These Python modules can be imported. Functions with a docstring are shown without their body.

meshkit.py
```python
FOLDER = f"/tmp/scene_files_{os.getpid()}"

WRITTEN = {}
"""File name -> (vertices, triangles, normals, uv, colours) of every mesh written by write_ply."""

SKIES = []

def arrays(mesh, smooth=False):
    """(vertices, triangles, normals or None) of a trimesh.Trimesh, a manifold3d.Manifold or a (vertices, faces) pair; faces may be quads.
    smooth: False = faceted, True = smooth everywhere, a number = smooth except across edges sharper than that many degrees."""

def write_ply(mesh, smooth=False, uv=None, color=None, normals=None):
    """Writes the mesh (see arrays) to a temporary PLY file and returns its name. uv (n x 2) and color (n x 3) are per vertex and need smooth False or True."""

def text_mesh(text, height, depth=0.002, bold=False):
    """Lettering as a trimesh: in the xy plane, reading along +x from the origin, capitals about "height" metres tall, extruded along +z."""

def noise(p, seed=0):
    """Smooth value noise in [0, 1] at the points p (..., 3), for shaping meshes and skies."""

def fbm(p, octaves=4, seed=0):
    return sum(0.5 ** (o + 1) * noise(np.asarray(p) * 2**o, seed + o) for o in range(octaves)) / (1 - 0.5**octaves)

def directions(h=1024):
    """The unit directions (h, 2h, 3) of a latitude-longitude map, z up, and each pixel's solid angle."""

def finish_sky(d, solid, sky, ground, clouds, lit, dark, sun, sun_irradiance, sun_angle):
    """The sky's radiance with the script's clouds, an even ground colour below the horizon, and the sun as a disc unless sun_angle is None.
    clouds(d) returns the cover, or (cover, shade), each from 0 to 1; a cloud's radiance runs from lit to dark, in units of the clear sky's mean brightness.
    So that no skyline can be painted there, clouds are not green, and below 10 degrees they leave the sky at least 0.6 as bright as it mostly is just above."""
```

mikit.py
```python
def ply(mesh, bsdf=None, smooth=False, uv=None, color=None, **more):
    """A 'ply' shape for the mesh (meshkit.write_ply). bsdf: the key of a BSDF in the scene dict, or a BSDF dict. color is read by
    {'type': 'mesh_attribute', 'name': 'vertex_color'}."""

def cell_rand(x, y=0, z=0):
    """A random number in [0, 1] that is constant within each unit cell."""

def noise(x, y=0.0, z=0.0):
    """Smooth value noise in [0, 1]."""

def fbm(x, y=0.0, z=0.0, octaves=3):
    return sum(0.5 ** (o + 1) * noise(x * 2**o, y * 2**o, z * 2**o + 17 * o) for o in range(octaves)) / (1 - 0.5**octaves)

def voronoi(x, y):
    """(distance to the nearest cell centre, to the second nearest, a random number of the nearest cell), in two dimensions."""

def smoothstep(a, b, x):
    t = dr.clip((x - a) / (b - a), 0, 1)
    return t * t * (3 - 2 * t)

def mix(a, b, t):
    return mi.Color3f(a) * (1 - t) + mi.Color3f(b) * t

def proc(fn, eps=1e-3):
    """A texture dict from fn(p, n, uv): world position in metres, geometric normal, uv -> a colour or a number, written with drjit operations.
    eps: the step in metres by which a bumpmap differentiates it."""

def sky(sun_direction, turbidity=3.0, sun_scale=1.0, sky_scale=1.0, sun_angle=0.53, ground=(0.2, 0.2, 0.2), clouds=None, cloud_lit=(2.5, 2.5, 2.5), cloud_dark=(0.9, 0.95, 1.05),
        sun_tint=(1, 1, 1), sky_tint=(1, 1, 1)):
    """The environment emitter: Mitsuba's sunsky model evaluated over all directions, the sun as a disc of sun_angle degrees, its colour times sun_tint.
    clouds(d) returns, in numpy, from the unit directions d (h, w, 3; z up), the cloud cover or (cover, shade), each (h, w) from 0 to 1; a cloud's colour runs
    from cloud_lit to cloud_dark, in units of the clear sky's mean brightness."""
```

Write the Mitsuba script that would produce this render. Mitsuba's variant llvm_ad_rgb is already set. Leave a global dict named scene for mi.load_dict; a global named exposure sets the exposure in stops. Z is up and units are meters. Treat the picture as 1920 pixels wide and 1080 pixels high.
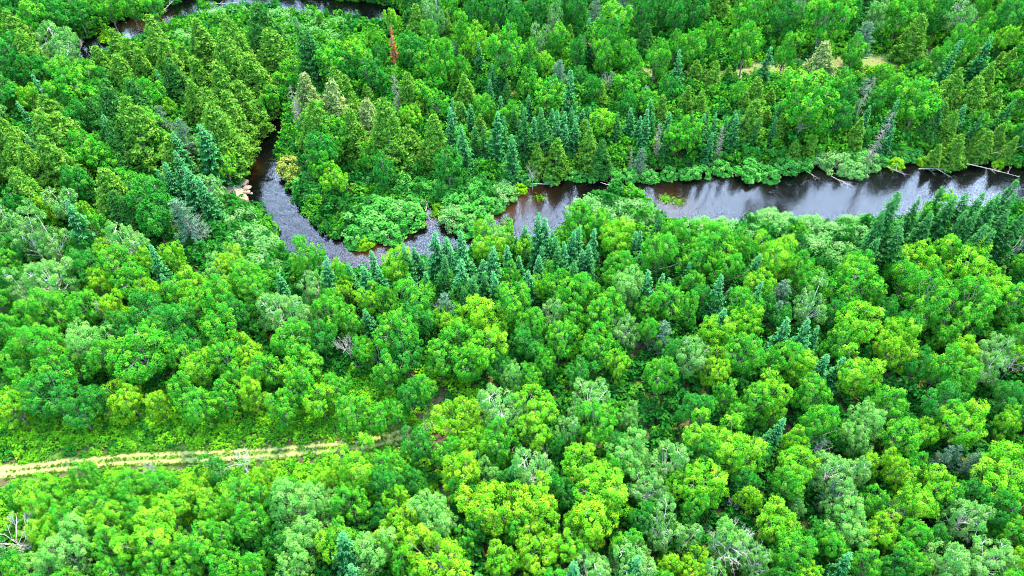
import math
import numpy as np, trimesh, shapely, drjit as dr, mitsuba as mi, mikit
from shapely.geometry import Polygon, LineString, Point
from mikit import noise, fbm, smoothstep, mix, proc

scene, labels = {}, {}
T = mi.ScalarTransform4f

# ------------------------------------------------------------------ camera, sky, exposure
CAM = np.array([0.0, 0.0, 70.0]); PITCH = math.radians(45.0); HFOV = 72.0
FPX = 960.0 / math.tan(math.radians(HFOV / 2))
FWD = np.array([0, math.cos(PITCH), -math.sin(PITCH)]); UP = np.array([0, math.sin(PITCH), math.cos(PITCH)])
scene['camera'] = {'type': 'perspective', 'fov': HFOV, 'fov_axis': 'x', 'near_clip': 0.5, 'far_clip': 4000.0,
                   'to_world': T().look_at(origin=CAM.tolist(), target=(CAM + FWD).tolist(), up=[0, 0, 1])}
exposure = 4.2


def cloud_cover(d):
    z = np.maximum(d[..., 2], 0.05)
    x, y = d[..., 0] / (z + 0.25), d[..., 1] / (z + 0.25)
    r = np.random.default_rng(5)
    c = 0
    for k in range(14):
        a, f, ph = r.uniform(0, 6.28), r.uniform(1.5, 9), r.uniform(0, 6.28)
        c = c + np.sin((x * math.cos(a) + y * math.sin(a)) * f + ph + 0.9 * np.sin(y * f * 0.6 + ph)) / math.sqrt(f)
    near_sun = np.clip((d @ SUN - 0.2) / 0.8, 0, 1)                      # thin bright overcast, brighter towards the veiled sun
    return np.clip(0.86 + 0.22 * c, 0, 1), np.clip(0.95 - 0.75 * near_sun - 0.36 * c, 0, 1)


SUN = np.array([0.22, 0.42, 0.88]) / np.linalg.norm([0.22, 0.42, 0.88])
scene['sky'] = mikit.sky(SUN.tolist(), turbidity=3, sun_scale=0.62, sun_angle=5.0, sun_tint=(1.15, 1.0, 0.74), clouds=cloud_cover, cloud_lit=(4.9, 6.5, 9.2), cloud_dark=(1.6, 2.3, 3.5))


# ------------------------------------------------------------------ picture -> place helpers
def ray(px, py):
    d = FWD + np.array([1.0, 0, 0]) * ((px - 960) / FPX) + UP * ((540 - py) / FPX)
    return d                                             # depth along the view axis = parameter


def at(px, py, z=0.0):
    d = ray(px, py)
    return CAM + d * ((z - CAM[2]) / d[2])


def depth_at(px, py, z):
    d = ray(px, py)
    return (z - CAM[2]) / d[2]


def to_px(p):
    v = np.asarray(p, float) - CAM
    dep = v @ FWD
    return 960 + FPX * v[..., 0] / dep, 540 - FPX * (v @ UP) / dep


def gpoly(pts, z=0.0):
    return Polygon([at(x, y, z)[:2] for x, y in pts]).buffer(0)


def smooth_line(pts, n=6):
    """Catmull-Rom through the points."""
    p = np.array(pts, float)
    p = np.vstack([2 * p[0] - p[1], p, 2 * p[-1] - p[-2]])
    out = []
    for i in range(1, len(p) - 2):
        for t in np.linspace(0, 1, n, endpoint=False):
            a, b, c, d = p[i - 1:i + 3]
            out.append(0.5 * (2 * b + (c - a) * t + (2 * a - 5 * b + 4 * c - d) * t * t + (3 * b - a - 3 * c + d) * t ** 3))
    out.append(p[-2])
    return np.array(out)


# ------------------------------------------------------------------ the lie of the land
MAIN = [(1990, 306), (1910, 312), (1840, 289), (1760, 291), (1700, 294), (1640, 296), (1570, 306), (1520, 301), (1460, 311), (1373, 314),
        (1280, 318), (1160, 321), (1060, 326), (995, 332), (955, 356), (930, 384), (903, 401), (872, 400), (838, 393), (814, 389), (806, 368), (796, 374),
        (786, 386), (756, 395), (716, 412), (690, 434), (664, 448), (640, 446), (606, 428), (566, 388), (548, 352), (530, 320), (528, 297), (538, 264), (530, 238), (536, 206),
        (556, 190), (560, 168), (534, 162), (508, 166), (496, 184), (490, 204), (470, 220), (450, 240), (446, 264), (450, 300), (462, 330), (466, 368), (494, 400), (512, 432), (530, 472),
        (560, 494), (620, 516), (690, 520), (740, 506), (790, 500), (860, 486), (930, 470), (1030, 458), (1070, 425), (1085, 395), (1120, 372), (1180, 372), (1222, 385),
        (1240, 415), (1320, 428), (1450, 426), (1600, 426), (1720, 420), (1850, 395), (1990, 385)]
UPPER = [(120, 95), (190, 60), (205, 46), (260, 27), (330, 4), (420, -14), (520, -14), (640, -1), (720, 6), (757, 30), (764, 50), (745, 68), (720, 60),
         (640, 46), (560, 42), (520, 28), (470, 26), (390, 34), (345, 60), (300, 78), (250, 98), (150, 135)]
river_poly = shapely.unary_union([gpoly(smooth_line(MAIN + MAIN[:1], 4)), gpoly(smooth_line(UPPER + UPPER[:1], 4))]).buffer(0)
TRAIL = [(-60, 893), (20, 884), (110, 874), (230, 862), (340, 857), (440, 852), (540, 846), (640, 838), (700, 830), (752, 816), (790, 806)]
trail_line = smooth_line([at(x, y, 1.0)[:2] for x, y in TRAIL], 8)
TRACK = [(1190, 134), (1290, 150), (1385, 140), (1440, 127), (1500, 118), (1580, 116), (1660, 116), (1740, 108)]
track_line = smooth_line([at(x, y, 1.0)[:2] for x, y in TRACK], 8)
trail_ls, track_ls = LineString(trail_line), LineString(track_line)
shapely.prepare(river_poly)


def vnoise(x, y, f, seed=0):
    """cheap smooth noise, about -1..1"""
    r = np.random.default_rng(seed); s = 0
    for _ in range(6):
        a, k, ph = r.uniform(0, 6.28), f * r.uniform(0.6, 1.7), r.uniform(0, 6.28)
        s = s + np.sin((x * math.cos(a) + y * math.sin(a)) * k + ph)
    return s / 3.0


def ground_z(x, y):
    x, y = np.asarray(x, float), np.asarray(y, float)
    pts = shapely.points(x, y)
    out = shapely.distance(pts, river_poly)
    ins = shapely.distance(pts, river_poly.boundary) * (out <= 0)
    bank = np.clip(out / 2.2, 0, 1); bank = bank * bank * (3 - 2 * bank)
    z = -0.12 - np.clip(ins / 2.5, 0, 1) * 0.9 + bank * (1.12 + 0.22 * vnoise(x, y, 0.11, 1) + 0.10 * vnoise(x, y, 0.5, 2))
    flat = np.clip(np.minimum(shapely.distance(pts, trail_ls), shapely.distance(pts, track_ls)) / 3.0, 0, 1)
    return np.where(bank > 0.99, z * flat + 1.0 * (1 - flat), z)


scene['mat_ground'] = {'type': 'twosided', 'bsdf': {'type': 'principled', 'roughness': 0.95, 'specular': 0.1, 'base_color': proc(lambda p, n, uv: mix(mix((0.030, 0.038, 0.014), (0.048, 0.042, 0.020), smoothstep(0.4, 0.62, fbm(p.x * 0.5, p.y * 0.5, 3.0, 4))), (0.035, 0.080, 0.012), smoothstep(0.5, 0.7, fbm(p.x * 0.23 + 9, p.y * 0.23, 1.0, 3))) * (0.7 + 0.6 * fbm(p.x * 6, p.y * 6, p.z, 2)))}}


def grid_mesh(xs, ys, zf):
    X, Y = np.meshgrid(xs, ys)
    Z = zf(X.ravel(), Y.ravel())
    v = np.column_stack([X.ravel(), Y.ravel(), Z]); nx = len(xs)
    i = (np.arange(len(ys) - 1)[:, None] * nx + np.arange(nx - 1)[None]).ravel()
    return v, np.vstack([np.column_stack([i, i + 1, i + nx + 1]), np.column_stack([i, i + nx + 1, i + nx])])


gx = np.concatenate([[-3000, -1200, -500, -250], np.arange(-170, 170.1, 1.0), [250, 500, 1200, 3000]])
gy = np.concatenate([[-3000, -1000, -300, -100], np.arange(-20, 230.1, 1.0), [300, 500, 1200, 3000]])
scene['ground'] = mikit.ply(grid_mesh(gx, gy, ground_z), 'mat_ground', smooth=True)
labels['ground'] = {'label': 'shaded brown and green forest floor under the trees', 'category': 'ground', 'kind': 'structure'}

SHALLOWS = [(*at(x, y)[:2], r) for x, y, r in [(955, 378, 5.5), (1258, 384, 3.4), (806, 396, 3.0), (285, 52, 5.0), (455, 320, 2.5), (700, 468, 4.0)]]


def bed_colour(p, n, uv):
    k = mi.Float(0)
    for x, y, r in SHALLOWS: k = dr.maximum(k, dr.exp(-(dr.square(p.x - x) + dr.square(p.y - y)) / (r * r)))
    return mix((0.0008, 0.0008, 0.0010), (0.026, 0.012, 0.0025), dr.clip(k * (0.4 + 1.2 * fbm(p.x * 0.5, p.y * 0.7, 2.0, 3)), 0, 1))


# water: dark tannin brown, mirror-like, small ripples; livelier riffles in the left channel
scene['mat_water'] = {'type': 'bumpmap', 'arbitrary': proc(lambda p, n, uv: (fbm(p.x * 0.8 + 0.3 * p.y, p.y * 1.1, 0.0, 2) * (0.004 + 0.040 * smoothstep(-28, -38, p.x) * smoothstep(120, 100, p.y)) + 0.005 * fbm(p.x * 0.35, p.y * 0.5, 4.0, 2)), eps=0.03), 'scale': 1.0,
                      'bsdf': {'type': 'roughplastic', 'distribution': 'ggx', 'alpha': 0.02, 'int_ior': 1.36, 'nonlinear': True,
                               'diffuse_reflectance': proc(bed_colour)}}
wp = river_poly.buffer(1.5)
water_tris = []
minx, miny, maxx, maxy = wp.bounds
wv, wf = grid_mesh(np.arange(minx, maxx + 2, 2.0), np.arange(miny, maxy + 2, 2.0), lambda x, y: np.zeros_like(x))
cent = wv[wf].mean(1)
wf = wf[shapely.distance(shapely.points(cent[:, 0], cent[:, 1]), wp) < 0.01]
scene['river'] = mikit.ply((wv, wf), 'mat_water', smooth=True)
labels['river'] = {'label': 'dark winding river mirroring pale sky and far bank', 'category': 'river', 'kind': 'structure'}


def strip(line, half, zoff, wob=0.25, seed=3):
    d = np.gradient(line, axis=0); d /= np.linalg.norm(d, axis=1, keepdims=True)
    nrm = np.column_stack([-d[:, 1], d[:, 0]]); s = np.cumsum(np.r_[0, np.linalg.norm(np.diff(line, axis=0), axis=1)])
    k = np.linspace(-1, 1, 9); V, UV = [], []
    for j, t in enumerate(k):
        w = half + wob * np.sin(s * 0.9 + seed + (t > 0) * 2) + 0.5 * wob * np.sin(s * 2.3 + seed)
        p = line + nrm * (w * t)[:, None] if np.ndim(w) else line
        V.append(np.column_stack([p, ground_z(p[:, 0], p[:, 1]) + zoff])); UV.append(np.column_stack([s, np.full(len(s), t * 0.5 + 0.5)]))
    n = len(line); V, UV = np.vstack(V), np.vstack(UV)
    F = []
    for j in range(len(k) - 1):
        i = np.arange(n - 1) + j * n
        F += [np.column_stack([i, i + 1, i + n + 1]), np.column_stack([i, i + n + 1, i + n])]
    F = np.vstack(F)
    V = V[:]; m = trimesh.Trimesh(V, F, process=False)
    if m.face_normals[:, 2].mean() < 0: F = F[:, ::-1]
    return (V, F), UV


def trail_colour(p, n, uv):
    v = dr.abs(uv.y - 0.5) * 2; f = fbm(p.x * 0.9, p.y * 0.9, 5, 3)
    rut = smoothstep(0.20, 0.42, v) * (1 - smoothstep(0.60, 0.90, v + 0.4 * (f - 0.5)))
    start = 1 - smoothstep(8.0, 16.0, uv.x + 6 * (f - 0.5))              # worn bare at the left end
    grass = mix((0.035, 0.125, 0.010), (0.085, 0.145, 0.020), fbm(p.x * 2, p.y * 2, 1, 3))
    sand = mix((0.19, 0.175, 0.080), (0.12, 0.145, 0.040), fbm(p.x * 3, p.y * 3, 2, 3))
    return mix(grass, sand, dr.clip(dr.maximum(0.65 * f + rut * (0.25 + 0.7 * f), start * (1 - smoothstep(0.7, 1, v)) * (0.5 + 0.8 * f)), 0, 1))


scene['mat_trail'] = {'type': 'twosided', 'bsdf': {'type': 'principled', 'roughness': 0.95, 'specular': 0.1, 'base_color': proc(trail_colour)}}
m, uv = strip(trail_line, 0.85, 0.06, wob=0.10)
scene['trail'] = mikit.ply(m, 'mat_trail', smooth=True, uv=uv)
labels['trail'] = {'label': 'pale grassy two rut dirt trail at bottom left', 'category': 'trail', 'kind': 'structure'}
scene['mat_track'] = {'type': 'twosided', 'bsdf': {'type': 'principled', 'roughness': 0.95, 'specular': 0.1, 'base_color': proc(lambda p, n, uv: mix((0.085, 0.068, 0.036), (0.055, 0.11, 0.018), fbm(p.x * 0.9, p.y * 0.9, 2, 3)) * (0.7 + 0.6 * fbm(p.x * 4, p.y * 4, 1, 2)))}}
m, uv = strip(track_line, 2.2, 0.06)
scene['dirt_track'] = mikit.ply(m, 'mat_track', smooth=True, uv=uv)
labels['dirt_track'] = {'label': 'brown dirt track through clearing beyond the river', 'category': 'path', 'kind': 'structure'}


def patch(name, px, py, rx, ry, mat, label, cat, seed):
    c = at(px, py, 1.0); a = np.linspace(0, 2 * np.pi, 40, endpoint=False)
    V, F = [[c[0], c[1], 0]], []
    for r in (0.4, 0.75, 1.0):
        w = 1 + 0.18 * np.sin(3 * a + seed) + 0.1 * np.sin(7 * a + 2 * seed)
        V += np.column_stack([c[0] + rx * r * w * np.cos(a), c[1] + ry * r * w * np.sin(a), 0 * a]).tolist()
    V = np.array(V); V[:, 2] = ground_z(V[:, 0], V[:, 1]) + 0.07
    for i in range(40):
        j = (i + 1) % 40
        F.append([0, 1 + i, 1 + j])
        for k in (0, 1): F += [[1 + 40 * k + i, 41 + 40 * k + i, 41 + 40 * k + j], [1 + 40 * k + i, 41 + 40 * k + j, 1 + 40 * k + j]]
    scene[name] = mikit.ply((V, np.array(F)), mat, smooth=True)
    labels[name] = {'label': label, 'category': cat, 'kind': 'structure'}
    return Point(c[0], c[1]).buffer(1).buffer(0), (c, rx, ry)


scene['mat_sand'] = {'type': 'twosided', 'bsdf': {'type': 'principled', 'roughness': 0.95, 'specular': 0.1, 'base_color': proc(lambda p, n, uv: mix((0.17, 0.14, 0.105), (0.10, 0.08, 0.055), fbm(p.x * 1.6, p.y * 1.6, 1, 4)))}}
clearings = []
for nm, px, py, rx, ry, mt, lb, ct, sd in [
        ('gravel_bar', 441, 357, 3.4, 2.0, 'mat_sand', 'pale sandy gravel bar on left bank of the channel', 'gravel bar', 1),
        ('bare_soil', 258, 322, 3.6, 3.6, 'mat_track', 'brown bare clearing among cedars left of gravel bar', 'clearing', 2),
        ('bare_soil_001', 972, 180, 3.0, 3.0, 'mat_track', 'brown bare patch in far woods behind the spruces', 'clearing', 3),
        ('bare_soil_002', 90, 802, 4.0, 1.6, 'mat_track', 'brown bare bank at forest edge above the trail', 'clearing', 5),
        ('bare_soil_003', 1102, 90, 2.6, 5.5, 'mat_track', 'narrow brown slash left of tallest far maple', 'clearing', 6)]:
    clearings.append(patch(nm, px, py, rx, ry, mt, lb, ct, sd)[1])


# ------------------------------------------------------------------ plant builders
def unit(v): return v / np.maximum(np.linalg.norm(v, axis=-1, keepdims=True), 1e-9)


def leaves(P, N, L, W, col, r, along=None, fold=0.12):
    """One rhombic, slightly folded face pair per leaf: P centres, N normals, L lengths, W widths, col colours."""
    n = len(P); N = unit(N)
    t = along if along is not None else r.normal(size=(n, 3))
    t = unit(t - (t * N).sum(1, keepdims=True) * N); b = np.cross(N, t)
    L, W = np.broadcast_to(L, n)[:, None], np.broadcast_to(W, n)[:, None]
    V = np.stack([P - t * L / 2, P + b * W / 2 + N * W * fold, P + t * L / 2 - N * L * fold, P - b * W / 2 + N * W * fold], 1).reshape(-1, 3)
    k = np.arange(n)[:, None] * 4
    F = np.hstack([k, k + 1, k + 2, k, k + 2, k + 3]).reshape(-1, 3)
    return V, F, np.repeat(col, 4, 0)


def tube(pts, rad, sides=5):
    pts = np.asarray(pts, float); n = len(pts); rad = np.broadcast_to(rad, n)
    d = unit(np.gradient(pts, axis=0)); ref = np.array([0.31, 0.95, 0.05]) if abs(d[0][1]) < 0.9 else np.array([1.0, 0, 0])
    a = unit(np.cross(d, ref)); b = np.cross(d, a); ang = np.arange(sides) * 2 * np.pi / sides
    V = (pts[:, None] + rad[:, None, None] * (a[:, None] * np.cos(ang)[None, :, None] + b[:, None] * np.sin(ang)[None, :, None])).reshape(-1, 3)
    F = []
    for i in range(n - 1):
        for j in range(sides):
            p, q = i * sides + j, i * sides + (j + 1) % sides
            F += [[p, q, q + sides], [p, q + sides, p + sides]]
    F += [[(n - 1) * sides, (n - 1) * sides + j, (n - 1) * sides + j + 1] for j in range(1, sides - 1)]
    return V, np.array(F)


def join(parts):
    o, V, F, C = 0, [], [], []
    for p in parts:
        V.append(p[0]); F.append(p[1] + o); o += len(p[0])
        if len(p) > 2: C.append(p[2])
    return np.vstack(V), np.vstack(F), (np.vstack(C) if C else None)


def rdir(n, r): return unit(r.normal(size=(n, 3)))


def bezier(a, b, c, n=5):
    t = np.linspace(0, 1, n)[:, None]
    return (1 - t) ** 2 * a + 2 * t * (1 - t) * b + t * t * c


def jitter(base, n, r, dv=0.25, dh=0.12):
    c = np.array(base)[None] * [1.05, 1.0, .85] * (1 + dv * r.uniform(-1, 1, (n, 1)))
    c = c * (1 + dh * r.uniform(-1, 1, (n, 3)))
    return np.clip(c, 0.001, 0.9)


scene['mat_leaf'] = {'type': 'principledthin', 'base_color': {'type': 'mesh_attribute', 'name': 'vertex_color'}, 'roughness': 0.5, 'diff_trans': 0.6, 'spec_trans': 0.0, 'eta': 1.12}
scene['mat_bark'] = {'type': 'twosided', 'bsdf': {'type': 'principled', 'roughness': 0.9, 'specular': 0.15, 'base_color': proc(lambda p, n, uv: mix((0.10, 0.085, 0.065), (0.22, 0.20, 0.17), fbm(p.x * 5, p.y * 5, p.z * 1.5, 3)))}}
scene['mat_pale_bark'] = {'type': 'twosided', 'bsdf': {'type': 'principled', 'roughness': 0.85, 'specular': 0.2, 'base_color': proc(lambda p, n, uv: mix((0.50, 0.48, 0.42), (0.30, 0.29, 0.25), smoothstep(0.4, 0.7, fbm(p.x * 4, p.y * 4, p.z * 3, 3))))}}
scene['mat_deadwood'] = {'type': 'twosided', 'bsdf': {'type': 'principled', 'roughness': 0.85, 'specular': 0.2, 'base_color': proc(lambda p, n, uv: mix((0.52, 0.50, 0.46), (0.28, 0.25, 0.21), fbm(p.x * 3, p.y * 3, p.z * 3, 3)))}}

scene['mat_bleached_wood'] = {'type': 'twosided', 'bsdf': {'type': 'principled', 'roughness': 0.9, 'specular': 0.1, 'base_color': proc(lambda p, n, uv: mix((0.30, 0.29, 0.265), (0.15, 0.14, 0.12), fbm(p.x * 3, p.y * 3, p.z * 3, 3)))}}
scene['mat_grey_wood'] = {'type': 'twosided', 'bsdf': {'type': 'principled', 'roughness': 0.9, 'specular': 0.1, 'base_color': proc(lambda p, n, uv: mix((0.17, 0.15, 0.13), (0.09, 0.10, 0.07), fbm(p.x * 3, p.y * 3, p.z * 3, 3)))}}
R0, H0 = 4.0, 11.0            # size of the broadleaf model before scaling


def broadleaf(seed, tint, tip, tipshare, leaf=0.30, nlobe=8, per=20, nleaf=70, airy=0.0):
    r = np.random.default_rng(seed)
    cz = H0 - 4.7; C = np.array([0, 0, cz])
    n = nlobe; i = np.arange(n) + 0.5
    zz = 1.0 - i / n * 1.55; ph = i * 2.39996 + r.uniform(0, 6)
    D = np.column_stack([np.sqrt(np.maximum(1 - zz ** 2, 0)) * np.cos(ph), np.sqrt(np.maximum(1 - zz ** 2, 0)) * np.sin(ph), zz]) + r.normal(0, 0.24, (n, 3))
    LC = C + D * np.array([R0 * 0.62, R0 * 0.68, 3.1]) * r.uniform(0.78, 1.15, (n, 1)); LR = R0 * r.uniform(0.22, 0.42, n)
    parts, limbs = [], []
    h0 = H0 * r.uniform(0.2, 0.3)
    top = np.array([r.normal(0, .4), r.normal(0, .4), cz + 1.5])
    limbs.append(tube(bezier(np.array([0, 0, -0.6]), np.array([r.normal(0, .3), r.normal(0, .3), h0]), top, 7), np.linspace(0.24, 0.07, 7), 6))
    for k in range(n):
        s = np.array([0, 0, h0 + r.uniform(-0.5, 2.0)]); e = LC[k]
        limbs.append(tube(bezier(s, (s + e) / 2 + [0, 0, -0.6], e, 5), np.linspace(0.11, 0.045, 5), 5))
        for _ in range(4 if airy else 3):
            d = unit(r.normal(size=3) + 0.7 * D[k]); limbs.append(tube(bezier(e, e + d * LR[k] * .5 + [0, 0, -.1], e + d * LR[k] * (1.05 if airy else 0.85), 4), np.linspace(0.045, 0.018, 4), 4))
        m = int(per * 1.55 * (LR[k] / 1.7) ** 2)
        dd = rdir(m * 3, r); dd = dd[(dd @ unit(D[k])) > -0.35][:m]
        cc = LC[k] + dd * LR[k] * np.array([1, 1, 0.85]) * r.uniform(0.82, 1.12, (len(dd), 1))
        ok = np.ones(len(cc), bool)
        for q in range(n):
            if q != k: ok &= np.linalg.norm(cc - LC[q], axis=1) > LR[q] * 0.78
        cc, dd = cc[ok], dd[ok]
        for c, d in zip(cc, dd):
            o = unit(d * 0.7 + unit(c - C) * 0.7 + np.array([0, 0, 0.35]))
            cr = r.uniform(0.30, 0.68); q = int(nleaf * (cr / 0.6) ** 2 * r.uniform(0.75, 1.25))
            v = rdir(q, r); s = (v @ o); v = np.where((s < -0.3)[:, None], v - 2 * s[:, None] * o, v)
            rad = cr * r.uniform(0.35, 1.0, (q, 1)) ** 0.6
            P = c + v * rad + o * (0.35 * cr * np.clip(v @ o, 0, 1) * r.uniform(0.3, 1.6, q))[:, None]
            N = v * 0.75 + o * 0.45 + np.array([0, 0, 0.4]) + r.normal(0, 0.36, (q, 3))
            base = np.array(tint) * r.uniform(0.78, 1.2) * (1 + r.normal(0, .07, 3))
            if r.random() < tipshare: base = base * 0.4 + np.array(tip) * 0.6
            col = jitter(base, q, r)
            k2 = r.random(q) < 0.25 * tipshare; col[k2] = col[k2] * 0.35 + np.array(tip) * 0.65 * r.uniform(0.8, 1.2, (k2.sum(), 1))
            parts.append(leaves(P, N, leaf * r.uniform(0.7, 1.25, q), leaf * 0.8 * r.uniform(0.7, 1.2, q), col, r))
    q = int(nleaf * 9 * (1 - airy))
    if q:
        v = rdir(q, r); P = C + v * np.array([R0 * .75, R0 * .75, 3.0]) * r.uniform(0.3, 1, (q, 1)) ** 0.5
        parts.append(leaves(P, v + r.normal(0, .6, (q, 3)), leaf * 1.5, leaf * 1.2, jitter(np.array(tint) * 0.9, q, r), r))
    return limbs, parts


def spruce(seed, tint, tip, R=1.9, H=10.0, step=0.36, dens=1.0, droop=0.25, bare=0.08):
    r = np.random.default_rng(seed); parts, limbs = [], []
    limbs.append(tube(np.array([[0, 0, -0.5], [0.03, 0, H * .5], [0, 0.02, H * 0.985]]), [0.16, 0.09, 0.02], 6))
    z = H * bare
    while z < H * 0.985:
        t = z / H; rr = R * (1 - t) ** 0.85 * (0.72 + 0.28 * min(1, t / 0.12)) + 0.07
        nb = int((5 + rr * 2.9) * dens)
        for k in range(nb):
            a = r.uniform(0, 6.2832); Lb = rr * r.choice([r.uniform(0.55, .9), r.uniform(.85, 1.22)]); o = np.array([math.cos(a), math.sin(a), 0]); side = np.array([-o[1], o[0], 0])
            slope = -droop * (1 - t) + 0.45 * t ** 2 + r.normal(0, 0.08)
            s = np.arange(0.22 if Lb < 0.6 else 0.35 * Lb, Lb + 1e-6, 0.19)
            if not len(s): s = np.array([Lb * .7])
            zz = z + r.uniform(-.15, .15) + s * slope + 0.10 * (s / R) ** 2
            wid = (0.34 * (1 - 0.55 * s / max(Lb, .1)) + 0.05)
            for sg in (-1, 1):
                P = o * s[:, None] + side * (sg * wid * 0.42)[:, None]; P[:, 2] += zz
                al = o * 0.8 + side * sg * 0.65 + np.array([0, 0, slope]); al = np.broadcast_to(al, P.shape) + r.normal(0, .12, P.shape)
                N = np.array([0, 0, 1.0]) + side * sg * 0.35 + o * 0.35 + r.normal(0, .25, P.shape)
                c = jitter(tint, len(s), r, .22, .08); c[-1] = np.array(tip) * r.uniform(.8, 1.15)
                if len(s) > 3 and r.random() < .4: c[-2] = 0.5 * c[-2] + 0.5 * np.array(tip)
                parts.append(leaves(P, N, wid * 1.55, wid * 0.62, c, r, along=al, fold=0.08))
        z += step * r.uniform(0.85, 1.15) * (1.0 if t < .8 else .75)
    q = 6; parts.append(leaves(np.column_stack([r.normal(0, .03, q), r.normal(0, .03, q), H * r.uniform(.95, 1.0, q)]), r.normal(size=(q, 3)) * [1, 1, .1], 0.45, 0.09, jitter(tip, q, r), r, along=np.tile([0, 0, 1.0], (q, 1))))
    return limbs, parts


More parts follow.
